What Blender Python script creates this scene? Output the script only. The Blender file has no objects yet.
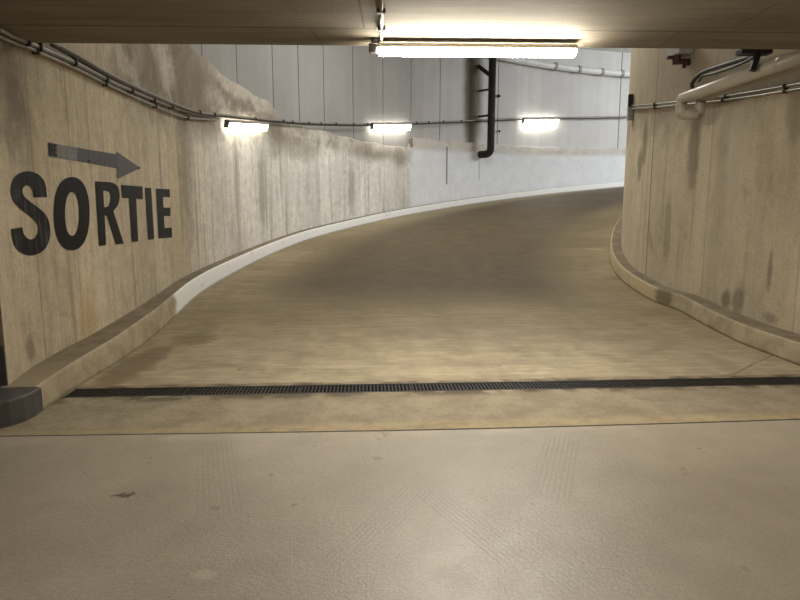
import bpy, bmesh, math, random
from mathutils import Vector, Matrix
from mathutils.geometry import tessellate_polygon
random.seed(7)
SC = bpy.context.scene
COL = SC.collection
PI = math.pi
R = math.radians

# ------------------------------------------------------------------ camera
EYE = 1.5
FPX = 600.0
PITCH = math.atan(87 / 600)
cam_d = bpy.data.cameras.new('camera')
cam = bpy.data.objects.new('camera', cam_d)
COL.objects.link(cam)
cam.location = (0, 0, EYE)
cam.rotation_euler = (PI / 2 - PITCH, 0, 0)
cam_d.sensor_width = 36
cam_d.lens = 36 * FPX / 800
cam_d.clip_start = .05
cam_d.clip_end = 200
SC.camera = cam


def ray(u, v):
    x = (u - 400) / FPX
    y = -(v - 300) / FPX
    c, s = math.cos(PITCH), math.sin(PITCH)
    return (x, c + s * y, -s + c * y)


def at_z(u, v, z=0.0):
    r = ray(u, v)
    t = (z - EYE) / r[2]
    return Vector((r[0] * t, r[1] * t, z))


def at_d(u, v, d):
    r = ray(u, v)
    return Vector((r[0] * d / r[1], d, EYE + r[2] * d / r[1]))


# ------------------------------------------------------------------ shader helper
class G:
    def __init__(s, name):
        s.mat = bpy.data.materials.new(name)
        s.mat.use_nodes = True
        s.t = s.mat.node_tree
        s.N = s.t.nodes
        s.L = s.t.links
        s.b = next(n for n in s.N if n.type == 'BSDF_PRINCIPLED')

    def put(s, sock, v):
        if isinstance(v, bpy.types.NodeSocket):
            s.L.new(v, sock)
        elif v is not None:
            if sock.type == 'RGBA' and isinstance(v, (tuple, list)) and len(v) == 3:
                v = (*v, 1)
            sock.default_value = v

    def m(s, op, a, b=None, c=None, clamp=False):
        n = s.N.new('ShaderNodeMath')
        n.operation = op
        n.use_clamp = clamp
        s.put(n.inputs[0], a)
        s.put(n.inputs[1], b)
        s.put(n.inputs[2], c)
        return n.outputs[0]

    def add(s, a, b): return s.m('ADD', a, b)
    def sub(s, a, b): return s.m('SUBTRACT', a, b)
    def mul(s, a, b): return s.m('MULTIPLY', a, b)

    def step(s, x, lo, hi):
        n = s.N.new('ShaderNodeMapRange')
        n.interpolation_type = 'SMOOTHSTEP'
        s.put(n.inputs[0], x)
        n.inputs[1].default_value = lo
        n.inputs[2].default_value = hi
        return n.outputs[0]

    def rng(s, x, lo, hi, a, b):
        n = s.N.new('ShaderNodeMapRange')
        s.put(n.inputs[0], x)
        for i, q in enumerate((lo, hi, a, b)):
            n.inputs[1 + i].default_value = q
        return n.outputs[0]

    def comb(s, x, y, z=0.0):
        n = s.N.new('ShaderNodeCombineXYZ')
        for i, q in enumerate((x, y, z)):
            s.put(n.inputs[i], q)
        return n.outputs[0]

    def sep(s, v):
        n = s.N.new('ShaderNodeSeparateXYZ')
        s.L.new(v, n.inputs[0])
        return n.outputs[0], n.outputs[1], n.outputs[2]

    def uv(s):
        n = s.N.new('ShaderNodeUVMap')
        n.uv_map = 'UVMap'
        return s.sep(n.outputs[0])

    def obj(s):
        n = s.N.new('ShaderNodeTexCoord')
        return s.sep(n.outputs['Object'])

    def noise(s, v, scale=1., detail=4., rough=.55, dist=0.):
        n = s.N.new('ShaderNodeTexNoise')
        n.noise_dimensions = '3D'
        s.L.new(v, n.inputs['Vector'])
        n.inputs['Scale'].default_value = scale
        n.inputs['Detail'].default_value = detail
        n.inputs['Roughness'].default_value = rough
        n.inputs['Distortion'].default_value = dist
        return n.outputs[0]

    def white(s, x):
        n = s.N.new('ShaderNodeTexWhiteNoise')
        n.noise_dimensions = '1D'
        s.put(n.inputs['W'], x)
        return n.outputs['Value']

    def voro(s, v, scale):
        n = s.N.new('ShaderNodeTexVoronoi')
        s.L.new(v, n.inputs['Vector'])
        n.inputs['Scale'].default_value = scale
        return n.outputs['Distance']

    def mix(s, f, a, b, mode='MIX'):
        n = s.N.new('ShaderNodeMix')
        n.data_type = 'RGBA'
        n.blend_type = mode
        n.clamp_factor = True
        s.put(n.inputs[0], f)
        s.put(n.inputs[6], a)
        s.put(n.inputs[7], b)
        return n.outputs[2]

    def scale_col(s, col, f):
        n = s.N.new('ShaderNodeVectorMath')
        n.operation = 'SCALE'
        s.put(n.inputs[0], col)
        s.put(n.inputs['Scale'], f)
        return n.outputs[0]

    def blob(s, x, y, cx, cy, rx, ry, wob=None, amt=.5, soft=.35):
        """1 inside a wobbly ellipse on the surface"""
        dx = s.mul(s.sub(x, cx), 1 / rx)
        dy = s.mul(s.sub(y, cy), 1 / ry)
        d = s.m('SQRT', s.add(s.mul(dx, dx), s.mul(dy, dy)))
        if wob is not None:
            d = s.add(d, s.mul(s.sub(wob, .5), amt * 2))
        return s.sub(1.0, s.step(d, 1 - soft, 1 + soft))

    def done(s, col, rough=.8, bump=None, bs=.3, bd=.01, spec=None):
        s.put(s.b.inputs['Base Color'], col)
        s.put(s.b.inputs['Roughness'], rough)
        if spec is not None:
            s.b.inputs['Specular IOR Level'].default_value = spec
        if bump is not None:
            n = s.N.new('ShaderNodeBump')
            n.inputs['Strength'].default_value = bs
            n.inputs['Distance'].default_value = bd
            s.L.new(bump, n.inputs['Height'])
            s.L.new(n.outputs[0], s.b.inputs['Normal'])
        return s.mat


def plain(name, col, rough=.6, metal=0., var=.12, scale=9.):
    g = G(name)
    n = g.N.new('ShaderNodeTexCoord')
    f = g.noise(n.outputs['Object'], scale, 4)
    c = g.scale_col(col, g.rng(f, .25, .75, 1 - var, 1 + var))
    g.b.inputs['Metallic'].default_value = metal
    return g.done(c, rough)


def glow(name, col, strength):
    g = G(name)
    g.b.inputs['Base Color'].default_value = (.8, .8, .8, 1)
    g.b.inputs['Emission Color'].default_value = (*col, 1)
    g.b.inputs['Emission Strength'].default_value = strength
    return g.mat


# ------------------------------------------------------------------ mesh helpers
def link(name, bm, mat, parent=None, uvs=False, smooth=False):
    me = bpy.data.meshes.new(name)
    if parent is not None:
        bmesh.ops.translate(bm, verts=bm.verts, vec=-Vector(parent['_o']))
    bm.to_mesh(me)
    bm.free()
    mats = mat if isinstance(mat, (list, tuple)) else [mat]
    for k in mats:
        me.materials.append(k)
    if smooth:
        for p in me.polygons:
            p.use_smooth = True
    o = bpy.data.objects.new(name, me)
    COL.objects.link(o)
    if parent is not None:
        o.parent = parent
        o['_o'] = parent['_o']
    return o


def struct(name, bm, mat, label=None, smooth=False):
    o = link(name, bm, mat, smooth=smooth)
    o['kind'] = 'structure'
    if label:
        o['label'] = label
        o['category'] = name.split('_')[0]
    return o


def thing(name, loc, label, cat, group=None):
    o = bpy.data.objects.new(name, None)
    o.empty_display_size = .1
    COL.objects.link(o)
    o.location = loc
    o['_o'] = tuple(loc)
    o['label'] = label
    o['category'] = cat
    if group:
        o['group'] = group
    return o


def tag(o, label, cat, group=None):
    o['label'] = label
    o['category'] = cat
    if group:
        o['group'] = group
    return o


def grid_mesh(rows, uvrows, uv2=None):
    """rows of points -> quad strip surface with UVs in metres"""
    bm = bmesh.new()
    lay = bm.loops.layers.uv.new('UVMap')
    lay2 = bm.loops.layers.uv.new('Below') if uv2 else None
    vs = [[bm.verts.new(p) for p in r] for r in rows]
    for i in range(len(rows) - 1):
        for j in range(len(rows[0]) - 1):
            q = [(i, j), (i + 1, j), (i + 1, j + 1), (i, j + 1)]
            try:
                f = bm.faces.new([vs[a][b] for a, b in q])
            except ValueError:
                continue
            for lp, (a, b) in zip(f.loops, q):
                lp[lay].uv = uvrows[a][b][:2]
                if uv2:
                    lp[lay2].uv = uv2[a][b]
    return bm


def box(bm, c, ax, ay, az):
    """box from centre and three half-axis vectors"""
    c, ax, ay, az = map(Vector, (c, ax, ay, az))
    v = {}
    for i in (-1, 1):
        for j in (-1, 1):
            for k in (-1, 1):
                v[i, j, k] = bm.verts.new(c + i * ax + j * ay + k * az)
    for q in (((-1, -1, -1), (-1, 1, -1), (1, 1, -1), (1, -1, -1)), ((-1, -1, 1), (1, -1, 1), (1, 1, 1), (-1, 1, 1)),
              ((-1, -1, -1), (1, -1, -1), (1, -1, 1), (-1, -1, 1)), ((-1, 1, -1), (-1, 1, 1), (1, 1, 1), (1, 1, -1)),
              ((-1, -1, -1), (-1, -1, 1), (-1, 1, 1), (-1, 1, -1)), ((1, -1, -1), (1, 1, -1), (1, 1, 1), (1, -1, 1))):
        bm.faces.new([v[k] for k in q])
    return bm


def bevel_all(bm, w, seg=2):
    bmesh.ops.remove_doubles(bm, verts=bm.verts, dist=1e-5)
    bmesh.ops.bevel(bm, geom=bm.edges[:], offset=w, segments=seg, profile=.5, affect='EDGES')
    bmesh.ops.recalc_face_normals(bm, faces=bm.faces)
    return bm


def fillet(pts, r, n=6):
    pts = [Vector(p) for p in pts]
    out = [pts[0]]
    for a, b, c in zip(pts, pts[1:], pts[2:]):
        d1, d2 = (a - b), (c - b)
        k = min(r, d1.length * .49, d2.length * .49)
        p, q = b + d1.normalized() * k, b + d2.normalized() * k
        for i in range(n + 1):
            t = i / n
            out.append(p * (1 - t) ** 2 + b * 2 * t * (1 - t) + q * t * t)
    out.append(pts[-1])
    return out


def tube(bm, pts, r, seg=10, cap=True):
    pts = [Vector(p) for p in pts]
    pts = [p for i, p in enumerate(pts) if i == 0 or (p - pts[i - 1]).length > 1e-6]
    t0 = (pts[1] - pts[0]).normalized()
    ref = Vector((0, 0, 1)) if abs(t0.z) < .9 else Vector((1, 0, 0))
    n = t0.cross(ref).normalized()
    rings = []
    for i, p in enumerate(pts):
        t = (pts[min(i + 1, len(pts) - 1)] - pts[max(i - 1, 0)]).normalized()
        n = (n - t * n.dot(t)).normalized()
        b = t.cross(n)
        rings.append([bm.verts.new(p + (n * math.cos(2 * PI * k / seg) + b * math.sin(2 * PI * k / seg)) * r) for k in range(seg)])
    for a, b in zip(rings, rings[1:]):
        for k in range(seg):
            bm.faces.new((a[k], a[(k + 1) % seg], b[(k + 1) % seg], b[k]))
    if cap:
        bm.faces.new(rings[0][::-1])
        bm.faces.new(rings[-1])
    return bm


def prism(bm, poly, z0, z1):
    n = len(poly)
    lo = [bm.verts.new((p[0], p[1], z0)) for p in poly]
    hi = [bm.verts.new((p[0], p[1], z1)) for p in poly]
    bm.faces.new(lo[::-1])
    bm.faces.new(hi)
    for i in range(n):
        bm.faces.new((lo[i], lo[(i + 1) % n], hi[(i + 1) % n], hi[i]))
    bmesh.ops.recalc_face_normals(bm, faces=bm.faces)
    return bm


# ------------------------------------------------------------------ the helical ramp in plan
CX, CY, RO = 12.16, 9.07, 15.3
TH = [0, 3.5, 7.7, 11.6, 16, 20, 24, 28, 32.5, 37, 43, 49, 55, 60, 66, 71.5, 77, 84, 92, 100, 108]
RI = [8.28, 8.33, 8.40, 8.47, 8.5] + [8.5] * 16


def zth(t):
    T = [0, 3.5, 7.7, 11.6, 20, 28, 37, 55, 66, 77, 108]
    Z = [.22, .32, .44, .57, .86, 1.1, 1.38, 1.93, 2.24, 2.52, 3.3]
    for i in range(len(T) - 1):
        if t <= T[i + 1]:
            return Z[i] + (Z[i + 1] - Z[i]) * (t - T[i]) / (T[i + 1] - T[i])
    return Z[-1]


ST = [((-2.69, 4.20), (3.98, 4.50), 0), ((-2.76, 4.58), (3.97, 4.95), 0), ((-2.805, 5.02), (3.96, 5.42), 0),
      ((-2.84, 5.6), (3.96, 6.1), 0), ((-2.88, 6.2), (3.95, 6.8), .005), ((-2.96, 7.2), (3.96, 7.6), .05),
      ((-3.08, 8.3), (3.95, 8.4), .135)]
for t, ri in zip(TH, RI):
    c, s = math.cos(R(t)), math.sin(R(t))
    ST.append(((CX - RO * c, CY + RO * s), (CX - ri * c, CY + ri * s), zth(t)))
ST[7] = ((-3.13, 9.07), ST[7][1], ST[7][2])


def crom(P, k):
    out = []
    n = len(P)
    for i in range(n - 1):
        p0, p1, p2, p3 = P[max(i - 1, 0)], P[i], P[i + 1], P[min(i + 2, n - 1)]
        for j in range(k):
            t = j / k
            out.append(tuple(.5 * (2 * b + (c - a) * t + (2 * a - 5 * b + 4 * c - d) * t * t + (3 * b - a - 3 * c + d) * t ** 3)
                             for a, b, c, d in zip(p0, p1, p2, p3)))
    out.append(tuple(P[-1]))
    return out


FINE = crom([(*a, *b, z) for a, b, z in ST], 6)
O = [(q[0], q[1]) for q in FINE]
I = [(q[2], q[3]) for q in FINE]
Z = [q[4] for q in FINE]
NF = len(FINE)


def arclen(P):
    s = [0.]
    for a, b in zip(P, P[1:]):
        s.append(s[-1] + math.hypot(b[0] - a[0], b[1] - a[1]))
    return s


def normals(P, sign):
    out = []
    for i in range(len(P)):
        a, b = P[max(i - 1, 0)], P[min(i + 1, len(P) - 1)]
        dx, dy = b[0] - a[0], b[1] - a[1]
        L = math.hypot(dx, dy)
        out.append((sign * -dy / L, sign * dx / L))
    return out


NO = normals(O, 1)       # away from the road, outer side
NI = normals(I, -1)      # away from the road, inner side


def offs(P, N, d):
    return [(p[0] + n[0] * d, p[1] + n[1] * d) for p, n in zip(P, N)]


def lerp_table(x, T):
    if x <= T[0][0]:
        return T[0][1]
    for a, b in zip(T, T[1:]):
        if x <= b[0]:
            return a[1] + (b[1] - a[1]) * (x - a[0]) / (b[0] - a[0])
    return T[-1][1]


ZI = [z - lerp_table(p[1], [(8.4, 0), (8.9, .05), (9.6, .10), (10.3, .13), (11.2, .12), (12.2, .05), (13.2, 0)]) if p[0] < 6 else z for z, p in zip(Z, I)]
OWD = [lerp_table(p[1], [(4.4, .27), (5., .31), (5.5, .325), (6.8, .29), (8.2, .25), (10, .22), (14, .21)]) for p in O]
OHT = [lerp_table(p[1], [(4.3, .185), (5., .21), (5.6, .235), (6.8, .275), (8.6, .275), (12, .23), (16, .20)]) for p in O]
CURB_H = .185
OW = [(p[0] + n[0] * d, p[1] + n[1] * d) for p, n, d in zip(O, NO, OWD)]            # face of the cast lower wall
# the wall starts at the corner by the curb end
k0 = next(i for i, p in enumerate(OW) if p[1] > 4.45)
WALL = [(-2.998, 4.45)] + [p for p in OW if p[1] > 4.85 or p[0] > 0]
IWD = [.31 if p[1] < 6.8 else max(.21, .31 - .10 * (p[1] - 6.8) / 2.4) for p in I]
IW = [(p[0] + n[0] * d, p[1] + n[1] * d) for p, n, d in zip(I, NI, IWD)]
IWALL = IW


class Plan:
    """a vertical wall standing on a plan polyline: s along it, z up, off = towards the road"""
    def __init__(s, P, sign):
        s.P = P
        s.S = arclen(P)
        s.N = normals(P, sign)
        s.sign = sign

    def at(s, d, z, off=0.):
        d = max(0., min(d, s.S[-1] - 1e-6))
        import bisect
        i = max(0, min(bisect.bisect_right(s.S, d) - 1, len(s.P) - 2))
        t = (d - s.S[i]) / (s.S[i + 1] - s.S[i])
        a, b = s.P[i], s.P[i + 1]
        n0, n1 = s.N[i], s.N[i + 1]
        nx, ny = n0[0] + (n1[0] - n0[0]) * t, n0[1] + (n1[1] - n0[1]) * t
        return Vector((a[0] + (b[0] - a[0]) * t - nx * off, a[1] + (b[1] - a[1]) * t - ny * off, z))

    def hit(s, u, v):
        """(distance along the wall, height) of a point surveyed in the photograph"""
        r = ray(u, v)
        q = r[0] / r[1]
        for i in range(len(s.P) - 1):
            a, b = s.P[i], s.P[i + 1]
            f0, f1 = a[0] - q * a[1], b[0] - q * b[1]
            if f0 * f1 <= 0 and f0 != f1:
                t = f0 / (f0 - f1)
                d = a[1] + (b[1] - a[1]) * t
                return s.S[i] + (s.S[i + 1] - s.S[i]) * t, EYE + r[2] / r[1] * d
        # before the first corner: prolong the first segment
        a, b = s.P[0], s.P[1]
        f0, f1 = a[0] - q * a[1], b[0] - q * b[1]
        t = f0 / (f0 - f1)
        d = a[1] + (b[1] - a[1]) * t
        return s.S[1] * t, EYE + r[2] / r[1] * d

    def shifted(s, off):
        if not hasattr(s, 'cache'):
            s.cache = {}
        k = round(off, 4)
        if k not in s.cache:
            s.cache[k] = Plan([(p[0] - n[0] * off, p[1] - n[1] * off) for p, n in zip(s.P, s.N)], s.sign)
        return s.cache[k]

    def spot(s, u, v, off):
        # distance along the wall and height of a surveyed point that stands off the wall by off
        if abs(off) < 1e-6:
            return s.hit(u, v)
        q = s.shifted(off)
        d, z = q.hit(u, v)
        import bisect
        if d < 0:
            return d, z
        i = max(0, min(bisect.bisect_right(q.S, d) - 1, len(q.P) - 2))
        t = (d - q.S[i]) / (q.S[i + 1] - q.S[i])
        return s.S[i] + (s.S[i + 1] - s.S[i]) * t, z

    def pt(s, u, v, off=0.):
        d, z = s.spot(u, v, off)
        if d < 0:
            a, b = Vector((*s.P[0], 0)), Vector((*s.P[1], 0))
            p = a + (b - a).normalized() * d
            n = s.N[0]
            return Vector((p.x - n[0] * off, p.y - n[1] * off, z))
        return s.at(d, z, off)


LW = Plan(WALL, 1)
RW = Plan(IWALL, -1)

FACET = RW.hit(650, 200)[0]
# ------------------------------------------------------------------ materials: concrete
def wall_concrete(name, kind):
    g = G(name)
    u, v, _ = g.uv()
    P = g.comb(u, v)
    big = g.noise(g.comb(g.mul(u, .9), g.mul(v, .35)), 1.0, 4)
    wob = g.noise(P, 2.6, 6, .65, .6)
    streak = g.noise(g.comb(g.mul(u, 6.5), g.mul(v, .30)), 1.0, 5, .65)
    fine = g.noise(g.comb(g.mul(u, 26.), g.mul(v, 1.2)), 1.0, 3, .6)
    grain = g.noise(P, 70, 3, .7)
    if kind == 'left':
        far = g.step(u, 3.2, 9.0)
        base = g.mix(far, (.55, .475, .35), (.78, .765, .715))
        bw, seam = .74, 1.1
    elif kind == 'right':
        far = None
        base = g.mix(g.step(u, FACET, FACET + .02), (.52, .45, .335), (.56, .485, .35))
        bw, seam = 1.9, .5
    ub = g.mul(g.add(u, g.mul(g.sub(big, .5), .02)), 1 / bw)
    cell = g.m('FLOOR', ub)
    rnd = g.white(cell)
    base = g.scale_col(base, g.rng(rnd, 0, 1, .93, 1.07))
    if kind == 'left':
        base = g.mix(g.mul(g.mul(g.step(g.white(g.add(cell, 31.)), .66, .8), .5), g.sub(1.0, far)), base, (.44, .335, .16))
    base = g.scale_col(base, g.rng(big, .28, .72, .76, 1.18))
    base = g.mix(g.mul(g.step(streak, .53, .68), g.rng(far, 0, 1, .5, .85) if kind == 'left' else .3), base, (.2, .16, .105) if kind != 'left' else g.mix(far, (.18, .145, .095), (.37, .35, .30)))
    base = g.mix(g.mul(g.step(streak, .46, .27), .35 if kind == 'left' else .2), base, (.56, .5, .4))
    base = g.scale_col(base, g.rng(fine, .28, .72, *((.84, 1.13) if kind == 'left' else (.92, 1.07))))
    base = g.scale_col(base, g.rng(grain, .25, .75, .93, 1.07))
    # blotches, darker stains
    bl = g.noise(g.comb(g.mul(u, 2.4), g.mul(v, 1.3)), 1.0, 6, .72, .25)
    base = g.mix(g.mul(g.step(bl, .55, .76), .5), base, (.15, .115, .07) if kind == 'right' else (.22, .18, .125))
    # formwork joints
    fr = g.m('ABSOLUTE', g.sub(g.m('FRACT', ub), .5))
    jl = g.mul(g.step(fr, .488, .498), g.mul(g.step(g.white(g.add(cell, 7.)), .25, .5), .55 * seam))
    base = g.mix(jl, base, (.09, .075, .05))
    # small pits
    pit = g.step(g.voro(P, 3.4), .045, .02)
    base = g.mix(g.mul(pit, .8), base, (.07, .055, .035))
    mott = g.noise(P, 6., 7, .72, .3)
    base = g.scale_col(base, g.rng(mott, .3, .7, .82, 1.16) if kind == 'left' else g.rng(mott, .3, .7, .90, 1.09))
    g2 = g.noise(P, 30, 4, .75)
    base = g.scale_col(base, g.rng(g2, .3, .7, .84, 1.14))
    if kind == 'right':
        base = g.mix(g.mul(g.step(g.m('ABSOLUTE', g.sub(u, FACET)), .022, .008), .75), base, (.13, .10, .06))
    h = g.add(g.mul(grain, .25), g.mul(streak, .5))
    if kind == 'left':
        # rough cast band below the ledge, with pale swirls
        sw = g.noise(P, 1.7, 9, .70, .9)
        sw2 = g.noise(g.comb(g.mul(u, 1.5), g.mul(v, .7)), 2.0, 7, .70, .7)
        ztop = g.add(2.75, g.mul(g.step(u, 4.5, 12.), .35))
        band = g.step(g.add(v, g.mul(g.sub(wob, .5), .9)), 0, 1)
        up = g.step(g.add(g.sub(v, ztop), g.mul(g.sub(wob, .5), 1.0)), -.25, .35)
        rough_col = g.mix(g.step(sw, .36, .64), (.15, .125, .088), (.46, .42, .345))
        rough_col = g.mix(g.mul(g.step(sw2, .48, .62), .9), rough_col, (.15, .125, .09))
        rough_col = g.scale_col(rough_col, g.rng(mott, .3, .7, .82, 1.15))
        lim = g.mul(up, g.mul(g.step(u, 1.4, 3.6), g.rng(u, 11., 15.5, .85, .55)))
        base = g.mix(lim, base, rough_col)
        h = g.add(h, g.mul(g.mul(up, sw), 1.6))
        n2 = g.N.new('ShaderNodeUVMap')
        n2.uv_map = 'Below'
        _a, bel, _b = g.sep(n2.outputs[0])
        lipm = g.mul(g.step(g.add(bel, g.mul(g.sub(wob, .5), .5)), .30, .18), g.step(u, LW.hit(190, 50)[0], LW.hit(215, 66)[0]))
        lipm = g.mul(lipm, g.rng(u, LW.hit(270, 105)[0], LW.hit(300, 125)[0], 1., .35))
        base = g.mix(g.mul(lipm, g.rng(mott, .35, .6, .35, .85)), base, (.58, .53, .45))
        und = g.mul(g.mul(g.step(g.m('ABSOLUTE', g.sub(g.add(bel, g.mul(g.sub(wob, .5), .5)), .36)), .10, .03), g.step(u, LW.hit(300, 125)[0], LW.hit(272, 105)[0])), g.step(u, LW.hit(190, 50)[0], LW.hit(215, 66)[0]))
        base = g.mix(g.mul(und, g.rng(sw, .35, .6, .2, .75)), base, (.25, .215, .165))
        # dirty dim patch over the start of the wall
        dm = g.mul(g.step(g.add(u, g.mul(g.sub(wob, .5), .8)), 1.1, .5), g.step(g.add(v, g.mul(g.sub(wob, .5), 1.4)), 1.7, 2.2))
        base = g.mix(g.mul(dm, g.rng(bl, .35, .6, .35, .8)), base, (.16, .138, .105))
        # whitewash on the far lower part
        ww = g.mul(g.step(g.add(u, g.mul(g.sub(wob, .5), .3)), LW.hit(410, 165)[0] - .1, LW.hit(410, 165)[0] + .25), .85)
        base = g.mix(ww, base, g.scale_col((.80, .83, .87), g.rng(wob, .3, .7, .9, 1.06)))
        (ua, za), (ub_, zb_) = LW.hit(430, 142), LW.hit(620, 149)
        sl = (zb_ - za) / (ub_ - ua)
        bd = g.mul(g.step(u, LW.hit(409, 150)[0], LW.hit(413, 150)[0]), g.step(g.m('ABSOLUTE', g.sub(g.sub(v, za), g.mul(g.sub(u, ua), sl))), .36, .12))
        base = g.mix(g.mul(bd, g.rng(wob, .3, .65, .35, .9)), base, (.47, .405, .315))
        for px_, t_, b_, k_ in ((447, 147, 184, .85), (479.5, 152, 180, .35), (411.5, 137, 147, .9)):
            (uu, zt_), (_u, zb2) = LW.hit(px_, t_), LW.hit(px_, b_)
            wd = .045 if px_ != 411.5 else .09
            mk = g.mul(g.step(g.m('ABSOLUTE', g.sub(u, uu)), wd, wd * .5), g.step(g.m('ABSOLUTE', g.sub(v, (zt_ + zb2) / 2)), (zt_ - zb2) / 2 + .04, (zt_ - zb2) / 2 - .02))
            base = g.mix(g.mul(mk, k_), base, (.13, .10, .07))
        # efflorescence bloom
        e1, z1 = LW.hit(338, 176)
        base = g.mix(g.mul(g.blob(u, v, e1, z1, .55, .36, wob, 1.0), g.step(mott, .42, .56)), base, (.66, .66, .64))
        for (px, py, rx, rz, k) in ((196, 85, .9, .7, .6), (276, 128, .35, .6, .5), (300, 150, .8, .22, .4), (372, 152, .9, .22, .55), (400, 158, .35, .3, .5), (352, 190, .16, .6, .4), (262, 190, .12, 1.0, .4), (236, 170, .1, 1.0, .3), (150, 80, .5, .5, .4)):
            e0, z0 = LW.hit(px, py)
            base = g.mix(g.mul(g.mul(g.blob(u, v, e0, z0, rx, rz, wob, 1.1, .5), min(1, k * 1.5)), g.rng(mott, .35, .6, .5, 1.)), base, (.23, .195, .145))
        for (px, py, rx, rz, k) in ((165, 62, .35, .3, .6), (215, 100, .4, .25, .5), (318, 137, .5, .2, .5), (378, 148, .3, .1, .5)):
            e0, z0 = LW.hit(px, py)
            base = g.mix(g.mul(g.mul(g.blob(u, v, e0, z0, rx, rz, wob, 1.1, .5), k), g.rng(mott, .35, .6, .2, 1.)), base, (.66, .63, .57))
        # long dark run of damp
        e2, z2 = LW.hit(186, 175)
        base = g.mix(g.mul(g.blob(u, v, e2, z2 + .1, .25, 1.0, wob, .9, .5), .5), base, (.17, .145, .11))
        e3, z3 = LW.hit(30, 350)
        base = g.mix(g.mul(g.blob(u, v, e3, z3, .07, .1, wob, .8, .5), .6), base, (.15, .115, .07))
        e4, z4 = LW.hit(88, 320)
        base = g.mix(g.mul(g.blob(u, v, e4, z4, .16, .3, wob, .8, .5), .5), base, (.42, .27, .10))
        # grime where the wall meets the curb
    else:
        for (px, py, rx, rz, k) in ((645, 140, .1, .35, .6), (640, 165, .09, .25, .6), (694, 150, .12, .5, .6), (696, 105, .2, .35, .45),
                                    (726, 300, .1, .14, .7), (738, 300, .12, .16, .6), (770, 270, .05, .22, .6), (795, 115, .14, .3, .5),
                                    (770, 318, .14, .06, .5), (667, 235, .09, .5, .35), (720, 190, .15, .9, .25)):
            d0, zz = RW.hit(px, py)
            base = g.mix(g.mul(g.blob(u, v, d0, zz, rx, rz, wob, .9, .5), k), base, (.12, .095, .06))
        for (px, py, rx, rz) in ((735, 140, .3, .9), (712, 230, .2, .7)):
            d0, zz = RW.hit(px, py)
            base = g.mix(g.mul(g.blob(u, v, d0, zz, rx, rz, wob, .8, .6), .3), base, (.45, .40, .33))
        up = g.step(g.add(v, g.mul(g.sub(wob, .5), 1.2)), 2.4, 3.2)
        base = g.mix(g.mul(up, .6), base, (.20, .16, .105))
    return g.done(base, .85, h, .35, .012)


def panel_mat():
    g = G('precast_panel_concrete')
    u, v, _ = g.uv()
    P = g.comb(u, v)
    c = g.white(g.m('FLOOR', g.mul(g.add(u, .4), .9)))
    st = g.noise(g.comb(g.mul(u, 3.5), g.mul(v, .12)), 1., 4)
    bg = g.noise(P, .8, 4)
    col = g.mix(g.step(u, 14, 20), (.325, .318, .305), (.62, .615, .60))  # paler round the bend: daylight falloff painted into the panel colour
    col = g.scale_col(col, g.rng(c, 0, 1, .94, 1.05))
    col = g.scale_col(col, g.rng(st, .3, .7, .95, 1.04))
    col = g.scale_col(col, g.rng(bg, .3, .7, .93, 1.05))
    # shadow of the downpipe, painted brown into the panel colour
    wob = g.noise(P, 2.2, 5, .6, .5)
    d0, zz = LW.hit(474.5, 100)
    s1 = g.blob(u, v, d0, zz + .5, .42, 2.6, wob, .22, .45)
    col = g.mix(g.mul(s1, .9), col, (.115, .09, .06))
    return g.done(col, .8, g.noise(P, 40, 3), .15, .005)


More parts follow.
